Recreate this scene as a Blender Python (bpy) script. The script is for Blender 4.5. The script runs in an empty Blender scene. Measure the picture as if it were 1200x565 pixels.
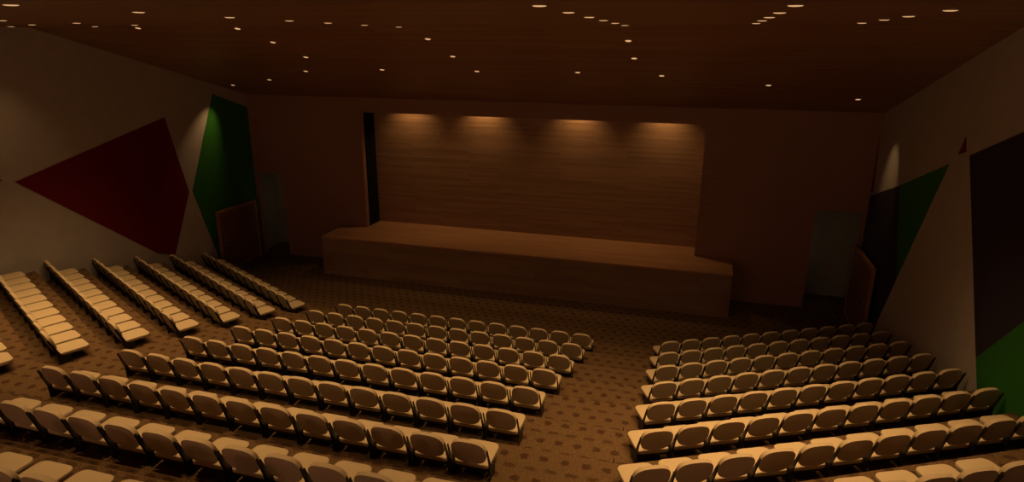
import bpy, bmesh, math
from mathutils import Vector, Matrix

S = 0.65                    # metres per layout unit (one unit = the pitch of the centre-block chairs)
FLOOR = -14.26              # pit floor in layout units, measured from the eye
col = bpy.context.scene.collection
sc = bpy.context.scene


def P(x, y, z):
    return Vector((x * S, y * S, (z - FLOOR) * S))


# ------------------------------------------------------------------ materials
def new_mat(name):
    m = bpy.data.materials.new(name)
    m.use_nodes = True
    nt = m.node_tree
    return m, nt, nt.nodes['Principled BSDF']


def node(nt, kind, **inputs):
    n = nt.nodes.new(kind)
    for k, v in inputs.items():
        n.inputs[k.replace('_', ' ')].default_value = v
    return n


def ramp(nt, src, stops):
    r = nt.nodes.new('ShaderNodeValToRGB')
    cr = r.color_ramp
    while len(cr.elements) < len(stops):
        cr.elements.new(0.5)
    for e, (p, c) in zip(cr.elements, stops):
        e.position = p
        e.color = (*c, 1)
    nt.links.new(src, r.inputs['Fac'])
    return r


def coords(nt, scale=(1, 1, 1), loc=(0, 0, 0)):
    tc = nt.nodes.new('ShaderNodeTexCoord')
    mp = nt.nodes.new('ShaderNodeMapping')
    mp.inputs['Scale'].default_value = scale
    mp.inputs['Location'].default_value = loc
    nt.links.new(tc.outputs['Object'], mp.inputs['Vector'])
    return mp.outputs['Vector']


def fabric(name, rgb, rough=0.75):
    m, nt, b = new_mat(name)
    n = node(nt, 'ShaderNodeTexNoise', Scale=220.0, Detail=3.0)
    nt.links.new(coords(nt), n.inputs['Vector'])
    r = ramp(nt, n.outputs['Fac'], [(0.25, tuple(c * 0.86 for c in rgb)), (0.75, tuple(min(1, c * 1.08) for c in rgb))])
    nt.links.new(r.outputs['Color'], b.inputs['Base Color'])
    bp = node(nt, 'ShaderNodeBump', Strength=0.12, Distance=0.002)
    nt.links.new(n.outputs['Fac'], bp.inputs['Height'])
    nt.links.new(bp.outputs['Normal'], b.inputs['Normal'])
    b.inputs['Roughness'].default_value = rough
    b.inputs['Specular IOR Level'].default_value = 0.2
    return m


def paint(name, rgb, rough=0.6, spec=0.25, var=0.06):
    m, nt, b = new_mat(name)
    n = node(nt, 'ShaderNodeTexNoise', Scale=3.0, Detail=4.0)
    nt.links.new(coords(nt), n.inputs['Vector'])
    r = ramp(nt, n.outputs['Fac'], [(0.3, tuple(c * (1 - var) for c in rgb)), (0.7, tuple(c * (1 + var) for c in rgb))])
    nt.links.new(r.outputs['Color'], b.inputs['Base Color'])
    b.inputs['Roughness'].default_value = rough
    b.inputs['Specular IOR Level'].default_value = spec
    return m


def wood(name, dark, light, axes, rough=0.5, plank=0.0, length=2.4, spec=0.3):
    """Boards along X. axes: 'xz' for an upright face, 'xy' for a level one; plank: board width in metres."""
    m, nt, b = new_mat(name)
    tc = nt.nodes.new('ShaderNodeTexCoord')
    sep = nt.nodes.new('ShaderNodeSeparateXYZ')
    nt.links.new(tc.outputs['Object'], sep.inputs['Vector'])
    cmb = nt.nodes.new('ShaderNodeCombineXYZ')
    nt.links.new(sep.outputs['X'], cmb.inputs['X'])
    nt.links.new(sep.outputs['Z' if axes == 'xz' else 'Y'], cmb.inputs['Y'])
    mp = nt.nodes.new('ShaderNodeMapping')
    mp.inputs['Scale'].default_value = (0.35, 13.0, 1)
    nt.links.new(cmb.outputs['Vector'], mp.inputs['Vector'])
    g = node(nt, 'ShaderNodeTexNoise', Scale=2.2, Detail=6.0, Roughness=0.6, Distortion=0.4)
    nt.links.new(mp.outputs['Vector'], g.inputs['Vector'])
    fac = g.outputs['Fac']
    if plank:
        br = nt.nodes.new('ShaderNodeTexBrick')
        br.inputs['Scale'].default_value = 1.0
        br.inputs['Brick Width'].default_value = length
        br.inputs['Row Height'].default_value = plank
        br.inputs['Mortar Size'].default_value = 0.0015
        br.inputs['Color1'].default_value = (0.25, 0.25, 0.25, 1)
        br.inputs['Color2'].default_value = (0.75, 0.75, 0.75, 1)
        br.inputs['Mortar'].default_value = (0.05, 0.05, 0.05, 1)
        nt.links.new(cmb.outputs['Vector'], br.inputs['Vector'])
        mx = nt.nodes.new('ShaderNodeMix')
        mx.data_type = 'FLOAT'
        mx.inputs['Factor'].default_value = 0.45
        nt.links.new(g.outputs['Fac'], mx.inputs['A'])
        nt.links.new(br.outputs['Color'], mx.inputs['B'])
        fac = mx.outputs['Result']
    r = ramp(nt, fac, [(0.3, dark), (0.7, light)])
    nt.links.new(r.outputs['Color'], b.inputs['Base Color'])
    b.inputs['Roughness'].default_value = rough
    b.inputs['Specular IOR Level'].default_value = spec
    return m


def math_node(nt, op, a, b=None, c=None):
    n = nt.nodes.new('ShaderNodeMath')
    n.operation = op
    for i, v in enumerate((a, b, c)):
        if v is None:
            continue
        if isinstance(v, (int, float)):
            n.inputs[i].default_value = v
        else:
            nt.links.new(v, n.inputs[i])
    return n.outputs[0]


def carpet_mat():
    """Tan loop pile with staggered rows of dark rounded blots."""
    m, nt, b = new_mat('patterned carpet')
    tc = nt.nodes.new('ShaderNodeTexCoord')
    wob = node(nt, 'ShaderNodeTexNoise', Scale=9.0, Detail=2.0)
    nt.links.new(tc.outputs['Object'], wob.inputs['Vector'])
    sep = nt.nodes.new('ShaderNodeSeparateXYZ')
    nt.links.new(tc.outputs['Object'], sep.inputs['Vector'])
    wf = math_node(nt, 'SUBTRACT', wob.outputs['Fac'], 0.5)
    px, py = 0.50 * S, 0.43 * S
    X = math_node(nt, 'DIVIDE', math_node(nt, 'MULTIPLY_ADD', wf, 0.06, sep.outputs['X']), px)
    Y = math_node(nt, 'DIVIDE', math_node(nt, 'MULTIPLY_ADD', wf, -0.06, sep.outputs['Y']), py)
    row = math_node(nt, 'FLOOR', Y)
    odd = math_node(nt, 'MULTIPLY', math_node(nt, 'FLOORED_MODULO', row, 2.0), 0.5)
    fx = math_node(nt, 'SUBTRACT', math_node(nt, 'FRACT', math_node(nt, 'ADD', X, odd)), 0.5)
    fy = math_node(nt, 'SUBTRACT', math_node(nt, 'FRACT', Y), 0.5)
    par = math_node(nt, 'FLOORED_MODULO', row, 2.0)
    rx = math_node(nt, 'MULTIPLY_ADD', par, 0.10, 0.235)
    ry = math_node(nt, 'MULTIPLY_ADD', par, -0.09, 0.275)
    ex = math_node(nt, 'POWER', math_node(nt, 'ABSOLUTE', math_node(nt, 'DIVIDE', fx, rx)), 3.0)
    ey = math_node(nt, 'POWER', math_node(nt, 'ABSOLUTE', math_node(nt, 'DIVIDE', fy, ry)), 3.0)
    d = math_node(nt, 'ADD', ex, ey)
    pile = node(nt, 'ShaderNodeTexNoise', Scale=42.0, Detail=5.0, Roughness=0.8)
    nt.links.new(tc.outputs['Object'], pile.inputs['Vector'])
    dn = math_node(nt, 'MULTIPLY_ADD', math_node(nt, 'SUBTRACT', pile.outputs['Fac'], 0.5), 3.6, d)
    mask = ramp(nt, dn, [(0.45, (1, 1, 1)), (1.0, (0, 0, 0))])
    ground = ramp(nt, pile.outputs['Fac'], [(0.3, CARPET_A), (0.7, CARPET_B)])
    mix = nt.nodes.new('ShaderNodeMix')
    mix.data_type = 'RGBA'
    nt.links.new(math_node(nt, 'MULTIPLY', mask.outputs['Color'], math_node(nt, 'MULTIPLY_ADD', par, -0.18, 0.82)), mix.inputs['Factor'])
    nt.links.new(ground.outputs['Color'], mix.inputs['A'])
    mix.inputs['B'].default_value = (*CARPET_SPOT, 1)
    nt.links.new(mix.outputs['Result'], b.inputs['Base Color'])
    bp = node(nt, 'ShaderNodeBump', Strength=0.5, Distance=0.006)
    nt.links.new(pile.outputs['Fac'], bp.inputs['Height'])
    nt.links.new(bp.outputs['Normal'], b.inputs['Normal'])
    b.inputs['Roughness'].default_value = 0.95
    b.inputs['Specular IOR Level'].default_value = 0.05
    return m


def glow(name, rgb, strength):
    m, nt, b = new_mat(name)
    b.inputs['Base Color'].default_value = (0.8, 0.75, 0.65, 1)
    b.inputs['Emission Color'].default_value = (*rgb, 1)
    b.inputs['Emission Strength'].default_value = strength
    return m


CARPET_A, CARPET_B, CARPET_SPOT = (0.045, 0.027, 0.014), (0.20, 0.124, 0.062), (0.050, 0.023, 0.013)
M_CREAM = fabric('cream upholstery', (0.53, 0.425, 0.275))
M_BLACK = paint('black enamelled metal', (0.018, 0.015, 0.013), 0.45, 0.3)
M_WALL = paint('beige wall paint', (0.415, 0.385, 0.37), 0.75, 0.15, 0.04)
M_RED = paint('dark red paint', (0.15, 0.006, 0.010), 0.7, 0.15, 0.03)
M_GREEN = paint('deep green paint', (0.03, 0.165, 0.018), 0.7, 0.15, 0.03)
M_NAVY = paint('dark navy paint', (0.034, 0.028, 0.046), 0.7, 0.15, 0.03)
M_CARPET = carpet_mat()
M_CEIL = wood('ceiling boards', (0.165, 0.083, 0.047), (0.31, 0.165, 0.096), 'xy', 0.42, 0.16, 3.0)
M_FARWALL = wood('dark wall veneer', (0.27, 0.145, 0.10), (0.33, 0.185, 0.125), 'xz', 0.55, 0.0)
M_REAR = wood('stage rear boards', (0.25, 0.15, 0.085), (0.42, 0.26, 0.155), 'xz', 0.5, 0.10, 2.6)
M_STAGE = wood('stage floor boards', (0.28, 0.145, 0.075), (0.43, 0.235, 0.125), 'xy', 0.35, 0.12, 2.2)
M_FRONT = wood('stage front boards', (0.18, 0.108, 0.065), (0.30, 0.182, 0.11), 'xz', 0.5, 0.20, 2.0)
M_DOOR = wood('door leaf veneer', (0.15, 0.068, 0.030), (0.22, 0.10, 0.046), 'xz', 0.5)
M_EDGE = wood('door edge timber', (0.30, 0.15, 0.07), (0.38, 0.20, 0.09), 'xz', 0.5)
M_BLUE = paint('grey blue corridor paint', (0.28, 0.285, 0.235), 0.8, 0.1, 0.04)
M_DRAPE = fabric('black stage drape', (0.006, 0.006, 0.006), 0.95)
M_TRIM = paint('lamp trim enamel', (0.30, 0.20, 0.12), 0.4, 0.4)
M_LENS = glow('lamp lens', (1.0, 0.57, 0.25), 0.66)


# ------------------------------------------------------------------ mesh helpers
def link(name, bm, mat, parent=None, smooth=False):
    bmesh.ops.recalc_face_normals(bm, faces=bm.faces)
    me = bpy.data.meshes.new(name)
    bm.to_mesh(me)
    bm.free()
    for m in (mat if isinstance(mat, (list, tuple)) else [mat]):
        me.materials.append(m)
    if smooth:
        for p in me.polygons:
            p.use_smooth = True
        try:
            me.set_sharp_from_angle(angle=math.radians(40))
        except Exception:
            pass
    o = bpy.data.objects.new(name, me)
    col.objects.link(o)
    if parent is not None:
        o.parent = parent
    return o


def tag(o, label, cat, group=None):
    o['label'] = label
    o['category'] = cat
    if group:
        o['group'] = group
    return o


def struct(o):
    o['kind'] = 'structure'
    return o


def empty(name, loc, rotz=0.0):
    o = bpy.data.objects.new(name, None)
    o.empty_display_size = 0.1
    o.location = loc
    o.rotation_euler = (0, 0, rotz)
    col.objects.link(o)
    return o


def add_box(bm, a, b):
    (x0, y0, z0), (x1, y1, z1) = a, b
    v = [bm.verts.new(c) for c in ((x0, y0, z0), (x1, y0, z0), (x1, y1, z0), (x0, y1, z0),
                                   (x0, y0, z1), (x1, y0, z1), (x1, y1, z1), (x0, y1, z1))]
    for f in ((0, 3, 2, 1), (4, 5, 6, 7), (0, 1, 5, 4), (1, 2, 6, 5), (2, 3, 7, 6), (3, 0, 4, 7)):
        bm.faces.new([v[i] for i in f])


def pbox(bm, a, b):
    add_box(bm, tuple(P(*a)), tuple(P(*b)))


def add_prism(bm, pts0, pts1):
    """Two matching outlines joined into a closed solid."""
    a = [bm.verts.new(p) for p in pts0]
    b = [bm.verts.new(p) for p in pts1]
    n = len(a)
    bm.faces.new(a)
    bm.faces.new(b[::-1])
    for i in range(n):
        j = (i + 1) % n
        bm.faces.new((a[i], b[i], b[j], a[j]))


def add_rings(bm, rings, cap0=True, cap1=True):
    vs = [[bm.verts.new(p) for p in r] for r in rings]
    n = len(vs[0])
    for r0, r1 in zip(vs, vs[1:]):
        for i in range(n):
            j = (i + 1) % n
            bm.faces.new((r0[i], r0[j], r1[j], r1[i]))
    if cap0:
        bm.faces.new(vs[0][::-1])
    if cap1:
        bm.faces.new(vs[-1])


# ------------------------------------------------------------------ room shell
XW = 19.05                   # half width of the hall
YF = 37.5                    # face of the far wall
YB = -7.0                    # back wall
ZC = 0.58                    # flat ceiling
YC = 23.45                   # where the ceiling starts to slope down
SL = -0.2755


def ceil_z(y):
    return ZC if y <= YC else ZC + SL * (y - YC)


NSTEP = 12
KINK = 9.1
SLOPE = math.tan(math.radians(28.3))


def edge_y(j, x):
    return 28.3 - 2.475 * j + SLOPE * max(0.0, abs(x) - KINK)


def tread_z(j):
    return FLOOR + 0.674 * (j + 1)


bm = bmesh.new()
xs = [-XW, -KINK, KINK, XW]
rows = []                    # profile rows from the pit to the back landing
rows.append([(x, YF + 0.42, FLOOR) for x in xs])
rows.append([(x, edge_y(0, x), FLOOR) for x in xs])
for j in range(NSTEP):
    rows.append([(x, edge_y(j, x), tread_z(j)) for x in xs])
    if j < NSTEP - 1:
        rows.append([(x, edge_y(j + 1, x), tread_z(j)) for x in xs])
rows.append([(x, YB, tread_z(NSTEP - 1)) for x in xs])
grid = [[bm.verts.new(P(*p)) for p in r] for r in rows]
for r0, r1 in zip(grid, grid[1:]):
    for i in range(3):
        bm.faces.new((r0[i], r0[i + 1], r1[i + 1], r1[i]))
bot = [[bm.verts.new(P(x, y, FLOOR - 0.6)) for x in (-XW, XW)] for y in (YF + 0.42, YB)]
bm.faces.new((bot[0][0], bot[0][1], bot[1][1], bot[1][0]))
bm.faces.new(grid[0] + [bot[0][1], bot[0][0]])
bm.faces.new(grid[-1] + [bot[1][1], bot[1][0]])
bm.faces.new([g[0] for g in grid] + [bot[1][0], bot[0][0]])
bm.faces.new([g[-1] for g in grid] + [bot[1][1], bot[0][1]])
struct(link('floor', bm, M_CARPET))

# ceiling slab: flat part and sloped part
bm = bmesh.new()
prof = [(YB - 0.3, ZC), (YC, ZC), (YF + 0.42, ceil_z(YF + 0.42)), (YF + 0.42, ceil_z(YF + 0.42) + 0.5), (YC, ZC + 0.5), (YB - 0.3, ZC + 0.5)]
add_prism(bm, [P(-XW - 0.3, y, z) for y, z in prof], [P(XW + 0.3, y, z) for y, z in prof])
struct(link('ceiling', bm, M_CEIL))

# side walls, cut to the ceiling line
for side, sx in (('left', -1), ('right', 1)):
    bm = bmesh.new()
    prof = [(YB - 0.3, FLOOR - 0.6), (YF + 0.42, FLOOR - 0.6), (YF + 0.42, ceil_z(YF + 0.42)), (YC, ZC), (YB - 0.3, ZC)]
    add_prism(bm, [P(sx * XW, y, z) for y, z in prof], [P(sx * (XW + 0.3), y, z) for y, z in prof])
    struct(link('wall_' + side, bm, M_WALL))
bm = bmesh.new()
pbox(bm, (-XW, YB - 0.3, FLOOR - 0.6), (XW, YB, ZC))
struct(link('wall_back', bm, M_WALL))

# far wall with the proscenium opening and a doorway at each end
OXL, OX, OT = -10.68, 10.43, -4.2         # proscenium half width and head
ZS = -11.75                  # stage floor
YR = 39.25                   # rear wall of the stage
DT = -8.55                   # doorway head
DL, DR = (-18.85, -16.85), (16.52, 18.8)
bm = bmesh.new()
y0, y1 = YF, YF + 0.4
top = ceil_z(YF + 0.42) + 1.0
pbox(bm, (-XW, y0, DT), (DL[1], y1, top))
pbox(bm, (-XW, y0, FLOOR), (DL[0], y1, DT))
pbox(bm, (DL[1], y0, FLOOR), (OXL, y1, top))
pbox(bm, (OXL, y0, OT), (OX, y1, top))
pbox(bm, (OX, y0, FLOOR), (DR[0], y1, top))
pbox(bm, (DR[0], y0, DT), (XW, y1, top))
pbox(bm, (DR[1], y0, FLOOR), (XW, y1, DT))
struct(link('wall_far', bm, M_FARWALL))

# vestibules behind the two doorways
for side, (xa, xb) in (('left', DL), ('right', DR)):
    bm = bmesh.new()
    ya, yb = YF + 0.42, 39.95
    xa -= 0.35 if xa < 0 else 1.8
    xb += 0.35 if xb > 0 else 1.8
    pbox(bm, (xa, yb, FLOOR), (xb, yb + 0.2, DT + 0.3))
    pbox(bm, (xa - 0.2, ya, FLOOR), (xa, yb + 0.2, DT + 0.3))
    pbox(bm, (xb, ya, FLOOR), (xb + 0.2, yb + 0.2, DT + 0.3))
    pbox(bm, (xa - 0.2, ya, DT + 0.3), (xb + 0.2, yb + 0.2, DT + 0.5))
    struct(link('wall_vestibule_' + side, bm, M_BLUE))
    bm = bmesh.new()
    pbox(bm, (xa - 0.2, ya, FLOOR - 0.2), (xb + 0.2, yb + 0.2, FLOOR))
    struct(link('floor_vestibule_' + side, bm, M_CARPET))

# dim fill light added inside each vestibule, out of view, with no fixture
for xa, xb in (DL, DR):
    ld = bpy.data.lights.new('vestibule_lamp', 'POINT')
    ld.energy = 1.9
    ld.color = (1.0, 0.76, 0.50)
    ld.shadow_soft_size = 0.08
    o = bpy.data.objects.new('vestibule_lamp', ld)
    o.location = P(xb + 1.1 if xa < 0 else xa - 1.1, 38.9, -10.8)
    col.objects.link(o)

# stage: apron, recess, rear wall
bm = bmesh.new()
pbox(bm, (-12.4, 34.7, FLOOR), (12.45, YF - 0.01, ZS - 0.1))
st = empty('stage', P(0, 34.7, FLOOR))
tag(st, 'low wooden stage platform below the spotlit boarded rear wall', 'stage')


def under(o, root):
    o.parent = root
    o.matrix_parent_inverse = Matrix.Translation(-root.location)
    return o


under(link('front_panel', bm, M_FRONT), st)
bm = bmesh.new()
pbox(bm, (-12.42, 34.68, ZS - 0.1), (12.47, YF - 0.01, ZS))
pbox(bm, (OXL + 0.01, YF - 0.01, ZS - 0.1), (OX - 0.01, YR - 0.01, ZS))
under(link('deck', bm, M_STAGE), st)

bm = bmesh.new()
pbox(bm, (OXL - 0.3, YR, ZS - 0.3), (OX + 0.3, YR + 0.3, -2.2))
struct(link('wall_stage', bm, M_REAR))
bm = bmesh.new()
pbox(bm, (OXL - 0.3, YF + 0.4, -2.55), (OX + 0.3, YR, -2.2))
struct(link('ceiling_stage', bm, M_FARWALL))
bm = bmesh.new()
pbox(bm, (OX + 0.02, YF + 0.4, ZS), (OX + 0.3, YR, -2.55))
struct(link('wall_wing', bm, M_REAR))
# black leg drape closing the left wing of the stage: shallow folds
bm = bmesh.new()
n = 15
front, back = [], []
for i in range(n):
    y = YF + 0.45 + (YR - 0.03 - YF - 0.45) * i / (n - 1)
    w = 0.045 * math.sin(i * math.pi / 2 + 0.6)
    front.append((OXL + 0.05 + w, y))
    back.append((OXL - 0.12 + w, y))
ring = front + back[::-1]
add_prism(bm, [P(x, y, ZS) for x, y in ring], [P(x, y, -2.56) for x, y in ring])
tag(link('stage_drape', bm, M_DRAPE, smooth=True), 'tall narrow black drape at the left end of the stage opening', 'curtain')


# ------------------------------------------------------------------ painted shapes on the side walls
def mural(name, sx, pts, mat, label, group):
    bm = bmesh.new()
    t = 0.02
    add_prism(bm, [P(sx * (XW - 0.004), y, z) for y, z in pts], [P(sx * (XW - t), y, z) for y, z in pts])
    tag(link(name, bm, mat), label, 'wall panel', group)


gl, gr = 'coloured shapes on the left wall', 'coloured shapes on the right wall'
mural('mural_panel', -1, [(21.26, -6.01), (30.32, -4.07), (31.37, -8.61), (29.6, -12.05), (28.36, -11.54)], M_RED,
      'large dark red five-sided shape on the left wall', gl)
mural('mural_panel', -1, [(34.36, -3.05), (37.45, -4.12), (37.45, -14.25), (33.4, -14.25), (31.65, -8.61)], M_GREEN,
      'tall dark green shape on the left wall behind the open wooden door', gl)
mural('mural_panel', -1, [(20.75, -5.82), (17.5, -7.2), (17.5, -4.5)], M_GREEN,
      'green triangle on the left wall, only its tip in view left of the red shape', gl)
mural('mural_panel', 1, [(37.45, -7.58), (32.76, -6.09), (30.75, -9.87), (33.4, -14.25), (37.45, -14.25)], M_NAVY,
      'dark navy shape on the right wall behind the open wooden door', gr)
mural('mural_panel', 1, [(32.76, -6.09), (27.22, -4.15), (30.75, -9.87)], M_GREEN,
      'green triangle on the right wall beside the smaller navy shape', gr)
mural('mural_panel', 1, [(26.17, -3.02), (25.89, -3.50), (26.55, -3.70)], M_RED,
      'tiny dark red triangle on the right wall above the gap between two navy shapes', gr)
mural('mural_panel', 1, [(25.51, -3.57), (15.0, 0.13), (15.0, -2.75), (21.72, -9.33)], M_NAVY,
      'large dark navy shape at the right edge of the right wall', gr)
mural('mural_panel', 1, [(21.72, -9.33), (15.0, -2.75), (15.0, -8.86), (16.33, -8.86), (16.33, -9.53), (18.8, -9.53), (18.8, -10.2), (21.13, -10.2)], M_GREEN,
      'large green shape low on the right wall under the big navy shape', gr)
mural('mural_panel', 1, [(37.48, -4.6), (37.48, -7.4), (37.1, -7.3)], M_RED,
      'thin dark red sliver on the right wall in the far corner', gr)


# ------------------------------------------------------------------ open door leaves against the side walls
def door_leaf(sx, ya, yb, label):
    root = empty('door_leaf', P(sx * (XW - 0.3), yb, FLOOR))
    tag(root, label, 'door', 'open wooden doors beside the stage')
    x0, x1 = sx * (XW - 0.40), sx * (XW - 0.28)
    z0, z1 = FLOOR + 0.03, -10.25
    e = 0.14
    bm = bmesh.new()
    pbox(bm, (min(x0, x1), ya + e, z0 + e), (max(x0, x1), yb - e, z1 - e))
    under(link('door_panel', bm, M_DOOR), root)
    bm = bmesh.new()
    q0, q1 = min(x0, x1) - 0.02, max(x0, x1) + 0.02
    pbox(bm, (q0, ya, z0), (q1, ya + e, z1))
    pbox(bm, (q0, yb - e, z0), (q1, yb, z1))
    pbox(bm, (q0, ya + e, z1 - e), (q1, yb - e, z1))
    pbox(bm, (q0, ya + e, z0), (q1, yb - e, z0 + e))
    under(link('door_frame', bm, M_EDGE), root)
    bm = bmesh.new()
    xi = sx * (XW - 0.44)
    ring = lambda x, r: [P(x, ya + 0.42 + r * math.cos(a * math.pi / 6), -12.2 + r * math.sin(a * math.pi / 6)) for a in range(12)]
    add_rings(bm, [ring(sx * (XW - 0.40), 0.035), ring(sx * (XW - 0.46), 0.035), ring(sx * (XW - 0.47), 0.06), ring(sx * (XW - 0.52), 0.05)])
    under(link('door_knob', bm, M_TRIM), root)
    # hinges on the wall side
    bm = bmesh.new()
    for z in (-13.4, -12.2, -11.0):
        pbox(bm, (min(x1, sx * (XW - 0.02)), yb - 0.06, z - 0.1), (max(x1, sx * (XW - 0.02)), yb + 0.0, z + 0.1))
    under(link('hinge', bm, M_BLACK), root)


door_leaf(-1, 33.0, 36.8, 'open wooden door leaf standing against the green shape, left of the stage')
door_leaf(1, 33.1, 37.3, 'open wooden door leaf standing against the navy shape, right of the stage')


# ------------------------------------------------------------------ downlights
def make_lamp():
    root = empty('ceiling_downlight', (0, 0, 0))
    R, r = 0.15 * S, 0.115 * S
    def ring(rad, z, n=24):
        return [(rad * math.cos(2 * math.pi * i / n), rad * math.sin(2 * math.pi * i / n), z) for i in range(n)]
    bm = bmesh.new()
    add_rings(bm, [ring(R, 0.004), ring(R, -0.004), ring(R * 0.94, -0.008), ring(r, -0.007), ring(r, 0.004)], False, False)
    link('trim_ring', bm, M_TRIM, root, True)
    bm = bmesh.new()
    add_rings(bm, [ring(r, -0.005), ring(r * 0.92, -0.012), ring(r * 0.6, -0.016), ring(r * 0.25, -0.017)], True, True)
    link('lens', bm, M_LENS, root, True)
    return root


BEAM = 88
lamp0 = make_lamp()
lamp_used = []
WARM = (1.0, 0.57, 0.22)


def copy_thing(root):
    r = root.copy()
    col.objects.link(r)
    for ch in root.children:
        c = ch.copy()
        c.parent = r
        col.objects.link(c)
    return r


def spot(name, loc, rot, energy, size, blend=1.0, radius=0.05):
    ld = bpy.data.lights.new(name, 'SPOT')
    ld.energy = energy
    ld.color = WARM
    ld.spot_size = math.radians(size)
    ld.spot_blend = blend
    ld.shadow_soft_size = radius
    o = bpy.data.objects.new(name, ld)
    o.location = loc
    o.rotation_euler = rot
    col.objects.link(o)
    return o


def lamp(x, y, label, group, energy, size=BEAM, blend=1.0, aim=(0, 0, -1)):
    o = lamp0 if not lamp_used else copy_thing(lamp0)
    lamp_used.append(o)
    o.location = P(x, y, ceil_z(y))
    o.rotation_euler = (math.atan(SL) if y > YC else 0.0, 0, 0)
    tag(o, label, 'ceiling light', group)
    spot('downlight_beam', P(x, y, ceil_z(y) - 0.08), Vector(aim).to_track_quat('-Z', 'Y').to_euler(), energy, size, blend)


ORD = ['first', 'second', 'third', 'fourth', 'fifth', 'sixth', 'seventh', 'eighth', 'ninth', 'tenth', 'eleventh', 'twelfth', 'thirteenth']
E_MAIN, E_SLOPE, E_ARC = 300.0, 165.0, 8.0
columns = [
    # x, ys far to near, label stem, energy scale
    (-17.0, [21.0], 'leftmost small round downlight on the ceiling, just above the left wall top', 0.25),
    (-13.15, [23.5, 21.4, 18.8], 'downlight in the leftmost ceiling row', 1.0),
    (-9.4, [19.6, 17.3], 'downlight in the second ceiling row from the left wall', 1.08),
    (-0.85, [23.1, 20.5, 18.25, 16.3, 13.9, 11.2, 8.6], 'downlight in the ceiling row left of the picture centre', 1.15),
    (7.6, [21.7, 19.45, 17.2, 15.1, 12.8, 10.5], 'downlight in the ceiling row ending above the stage right half', 0.85),
    (11.4, [20.1, 17.9, 15.8, 13.6, 11.2], 'downlight in the steep ceiling row right of the picture centre', 0.8),
    (14.05, [20.1, 17.7, 15.7, 13.2], 'downlight in the ceiling row nearest the right wall', 1.0),
]
for x, ys, stem, k in columns:
    for i, y in enumerate(ys):
        lab = stem if len(ys) == 1 else '%s, %s from the stage end' % (stem, ORD[i])
        lamp(x, y, lab, 'downlights in the flat ceiling', E_MAIN * k)
for x, y, lab in ((-8.25, 23.6, 'downlight on the sloping ceiling above the left block, uppermost of three'),
                  (-8.0, 25.5, 'downlight on the sloping ceiling above the left block, middle of three'),
                  (-8.0, 27.9, 'downlight on the sloping ceiling above the left block, lowest of three'),
                  (-0.5, 24.95, 'downlight on the sloping ceiling left of centre, upper of two'),
                  (-0.45, 27.5, 'downlight on the sloping ceiling left of centre, lower of two'),
                  (7.35, 25.1, 'downlight on the sloping ceiling right of centre, upper of two'),
                  (7.35, 27.5, 'downlight on the sloping ceiling right of centre, lower of two')):
    lamp(x, y, lab, 'downlights on the sloping ceiling', E_SLOPE)
arc = [(-17.72, 34.7), (-13.8, 32.95), (-9.9, 30.7), (-5.2, 30.1), (-0.25, 30.1), (4.6, 30.0), (8.3, 30.35), (12.9, 31.8), (17.1, 34.3)]
for i, (x, y) in enumerate(arc):
    lab = 'downlight of the curved ceiling row before the stage, %s from the left' % ORD[i]
    if 0 < i < 8:
        lamp(x, y, lab, 'curved row of downlights before the stage', E_ARC * (6.0 if i == 7 else 1.0))
    else:
        aim = (-1.35, -1.7, -3.9) if i == 0 else (1.95, 0.15, -4.1)   # the two end lamps are turned to the side walls
        lamp(x, y, lab, 'curved row of downlights before the stage', 125.0 if i == 0 else 70.0, 54 if i == 0 else 44, 1.0, aim)

# the two left rows go on beyond the left edge of the picture
for x, ys in ((-13.15, (16.2, 13.8)), (-9.4, (14.9, 12.4, 9.9))):
    for y in ys:
        lamp(x, y, 'downlight in the flat ceiling beyond the left edge of the picture', 'downlights beyond the left edge', E_MAIN * 1.0)

# unseen fill lamps added on the back wall to lift the overall light
for x in (-11.0, 0.0, 11.0):
    z = -2.6
    r = empty('wall_sconce', P(x, YB, z))
    tag(r, 'dim wall lamp on the back wall behind the viewer', 'wall light', 'wall lamps on the back wall')
    bm = bmesh.new()
    add_box(bm, (-0.09, 0.002, -0.14), (0.09, 0.025, 0.14))
    link('back_plate', bm, M_TRIM, r)
    bm = bmesh.new()
    ringy = lambda rad, zz: [(rad * math.cos(math.pi * a / 8), 0.11 + rad * math.sin(math.pi * a / 8), zz) for a in range(16)]
    add_rings(bm, [ringy(0.055, -0.11), ringy(0.075, -0.10), ringy(0.085, 0.10), ringy(0.06, 0.12)])
    link('shade', bm, M_LENS, r, True)
    ld = bpy.data.lights.new('sconce_glow', 'POINT')
    ld.energy = 150.0
    ld.color = (1.0, 0.52, 0.31)
    ld.shadow_soft_size = 0.12
    o = bpy.data.objects.new('sconce_glow', ld)
    o.location = P(x, YB, z) + Vector((0, 0.36, 0))
    col.objects.link(o)

# four spotlights hidden behind the proscenium head, washing the stage rear wall
for x in (-7.85, -2.92, 3.07, 8.18):
    spot('stage_wash', P(x, YR - 0.5, -2.7), (math.radians(6), 0, 0), 200.0, 100, 1.0, 0.03)
    spot('stage_accent', P(x, YR - 0.75, -2.62), (math.radians(15), 0, 0), 18.0, 38, 1.0, 0.03)
    r = empty('stage_spotlight', P(x, YR - 0.5, -2.55))
    tag(r, 'spotlight behind the stage opening head washing the rear wall', 'spotlight', 'spotlights washing the stage wall')
    bm = bmesh.new()
    def ring(rad, z, n=16):
        return [(rad * math.cos(2 * math.pi * i / n), rad * math.sin(2 * math.pi * i / n), z) for i in range(n)]
    add_rings(bm, [ring(0.09, 0.0), ring(0.09, -0.03), ring(0.075, -0.03), ring(0.07, 0.0)], False, False)
    link('housing', bm, M_BLACK, r, True)


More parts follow.
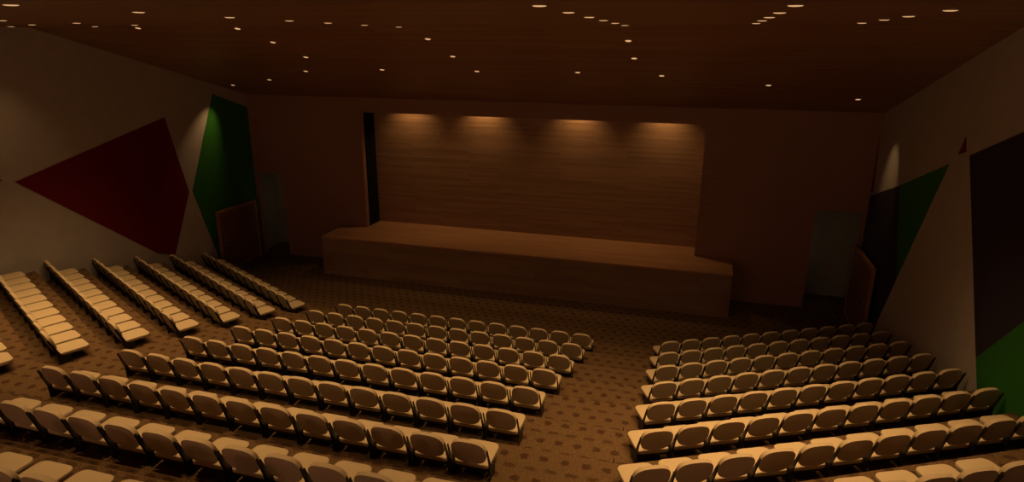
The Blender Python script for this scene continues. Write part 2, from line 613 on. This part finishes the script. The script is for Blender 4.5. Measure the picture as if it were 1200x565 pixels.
# ------------------------------------------------------------------ chairs
def rounded_rect(hw, y0, y1, rf, rb, n=6):
    pts = []
    for cx, cy, r, a0 in ((hw - rf, y1 - rf, rf, 0), (-hw + rf, y1 - rf, rf, 90), (-hw + rb, y0 + rb, rb, 180), (hw - rb, y0 + rb, rb, 270)):
        for i in range(n + 1):
            a = math.radians(a0 + 90 * i / n)
            pts.append((cx + r * math.cos(a), cy + r * math.sin(a)))
    return pts


HW = 0.42


def make_chair():
    root = empty('auditorium_chair', (0, 0, 0))
    # seat cushion
    bm = bmesh.new()
    rings = []
    for ins, z in ((0.03, 0.255), (0.005, 0.27), (0.0, 0.29), (0.0, 0.355), (0.006, 0.366), (0.03, 0.372), (0.16, 0.374)):
        rings.append([(x * S, y * S, z * S) for x, y in rounded_rect(HW - ins, 0.155 + ins, 1.08 - ins, max(0.17 - ins * 0.7, 0.02), max(0.08 - ins * 0.4, 0.02))])
    add_rings(bm, rings)
    link('seat', bm, M_CREAM, root, True)
    # reclined pillow-shaped backrest
    def back_ring(ins, t, n=40):
        out = []
        hx, hz = 0.412 - ins, 0.34 - ins
        for i in range(n):
            a = 2 * math.pi * i / n
            c, s = math.cos(a), math.sin(a)
            e = 2 / (3.0 if s > 0 else 2.5)
            x = hx * math.copysign(abs(c) ** e, c)
            v = hz * math.copysign(abs(s) ** e, s)
            th = math.radians(RECLINE)
            y = -v * math.sin(th) + t * math.cos(th) + 0.05
            z = 0.762 + v * math.cos(th) + t * math.sin(th)
            out.append((x * S, y * S, z * S))
        return out
    bm = bmesh.new()
    add_rings(bm, [back_ring(0.0, -0.06), back_ring(0.0, 0.03), back_ring(0.02, 0.052), back_ring(0.07, 0.066), back_ring(0.16, 0.072)])
    link('backrest', bm, M_CREAM, root, True)
    # blade-like side legs that run up to carry the backrest
    for sx in (-1, 1):
        bm = bmesh.new()
        prof = [(0.10, 0.0), (0.50, 0.0), (0.47, 0.27), (0.22, 0.31), (-0.055, 0.935), (-0.08, 0.95), (-0.115, 0.925), (0.09, 0.36)]
        x0, x1 = sx * 0.452, sx * 0.473
        add_prism(bm, [(x0 * S, y * S, z * S) for y, z in prof], [(x1 * S, y * S, z * S) for y, z in prof])
        bmesh.ops.bevel(bm, geom=bm.edges[:], offset=0.004, segments=1, affect='EDGES')
        link('leg', bm, M_BLACK, root)
    # cross rail and seat pan
    bm = bmesh.new()
    add_box(bm, (-0.453 * S, 0.21 * S, 0.17 * S), (0.453 * S, 0.26 * S, 0.25 * S))
    add_box(bm, (-0.36 * S, 0.18 * S, 0.235 * S), (0.36 * S, 0.88 * S, 0.258 * S))
    link('seat_frame', bm, M_BLACK, root)
    return root


RECLINE = 16.0
chair0 = make_chair()
used = []
PHI = math.radians(28.1)


def chair(x, y, z, rotz, label, group):
    o = chair0 if not used else copy_thing(chair0)
    used.append(o)
    o.location = P(x, y, z)
    o.rotation_euler = (0, 0, rotz)
    tag(o, label, 'chair', group)


ROWN = ['front', 'second', 'third', 'fourth', 'fifth', 'sixth', 'seventh', 'eighth', 'ninth']
# centre block
for j in range(9):
    lo, hi = (0, 13) if j < 7 else ((1, 13) if j == 7 else (4, 9))
    for i in range(lo, hi):
        n = 12 - i
        if j < 7:
            lab = 'cream chair in centre block, %s row, %s' % (ROWN[j], 'right end at the aisle' if n == 0 else ('left end' if i == 0 else '%s from the right end' % ORD[n]))
        elif j == 7:
            lab = 'cream chair in centre block, eighth row, %s' % ('right end at the aisle' if n == 0 else '%s from the right end' % ORD[n])
        else:
            lab = 'cream chair at the bottom edge, nearest row of centre block, %s from the left' % ORD[i - lo]
        chair(-6.25 + i + 0.04, 26.61 + 0.09 - 2.475 * j, tread_z(j), 0.0, lab, 'chairs of the centre block')
# right block
aR = math.radians(28.35)
for j in range(8):
    lo, hi = (0, 11) if j < 7 else (3, 9)
    for i in range(lo, hi):
        if j < 7:
            lab = 'cream chair in right block, %s row, %s' % (ROWN[j], 'left end at the aisle' if i == 0 else ('right end by the wall' if i == 10 else '%s from the aisle' % ORD[i]))
        else:
            lab = 'cream chair at the bottom right edge, nearest row of right block, %s from the left' % ORD[i - lo]
        k = 0.08 + 0.988 * i
        chair(9.6386 + 0.02 * j + 0.04 + k * math.cos(aR) - 0.06, 26.9466 + 0.08 - 2.4987 * j + k * math.sin(aR), tread_z(j), aR - math.radians(3), lab, 'chairs of the right block')
# left block
aL = math.radians(28.0)
for j in range(7):
    for i in range(11 if j < 6 else 3):
        lab = 'cream chair in left block, %s, %s' % (('%s row from the stage' % ['first', 'second', 'third', 'fourth', 'fifth', 'sixth'][j]) if j < 6 else 'row cut by the left edge',
                                                    'aisle end' if i == 0 else ('wall end' if i == 10 else '%s from the aisle' % ORD[i]))
        k = 0.982 * i + 0.2
        ay = aL - math.radians(4)
        sx, sy = -9.5183 - k * math.cos(aL), 27.3885 - 2.475 * j + k * math.sin(aL)
        chair(sx - 0.61 * math.sin(ay), sy - 0.61 * math.cos(ay), tread_z(j), -ay, lab, 'chairs of the left block')

# short rods standing on the aisle steps by the right block
for k, (x, y, j, w) in enumerate(((8.77, 14.4, 5, 'nearer'), (8.74, 16.9, 4, 'farther'))):
    bm = bmesh.new()
    def ring(rad, z, n=8):
        return [(rad * math.cos(2 * math.pi * i / n), rad * math.sin(2 * math.pi * i / n), z) for i in range(n)]
    add_rings(bm, [ring(0.022, 0.0), ring(0.020, 0.012), ring(0.008, 0.02), ring(0.007, 0.10), ring(0.004, 0.11)])
    o = link('aisle_rod', bm, M_BLACK)
    o.location = P(x, y, tread_z(j))
    tag(o, 'tiny black rod standing on the right aisle carpet, %s of two' % w, 'rod', 'rods on the right aisle')

# ------------------------------------------------------------------ world, camera, colour
w = bpy.data.worlds.new('World')
sc.world = w
w.use_nodes = True
w.node_tree.nodes['Background'].inputs['Color'].default_value = (0, 0, 0, 1)
w.node_tree.nodes['Background'].inputs['Strength'].default_value = 0.0

cam = bpy.data.cameras.new('camera')
co = bpy.data.objects.new('camera', cam)
col.objects.link(co)
R = ((0.9604357824222226, 0.27846241878327316, 0.004667886929008941),
     (0.08508343404579513, -0.27741669659626006, -0.9569748093343907),
     (-0.26518657034998555, 0.9195100096110904, -0.2901334608951966))
right, down, fwd = (Vector(r) for r in R)
co.matrix_world = Matrix(((right.x, -down.x, -fwd.x, 0), (right.y, -down.y, -fwd.y, 0), (right.z, -down.z, -fwd.z, 0), (0, 0, 0, 1)))
co.location = P(10.2, 0, 0)
cam.sensor_width = 36.0
cam.lens = 762.867 / 1200 * 36.0
cam.clip_end = 200
sc.camera = co

vs = sc.view_settings
vs.view_transform = 'Standard'
vs.look = 'None'
vs.gamma = 1.0
vs.use_curve_mapping = False
vs.exposure = 0.0
sc.cycles.max_bounces = 8
sc.cycles.diffuse_bounces = 5
sc.cycles.use_light_tree = True
sc.cycles.use_denoising = True
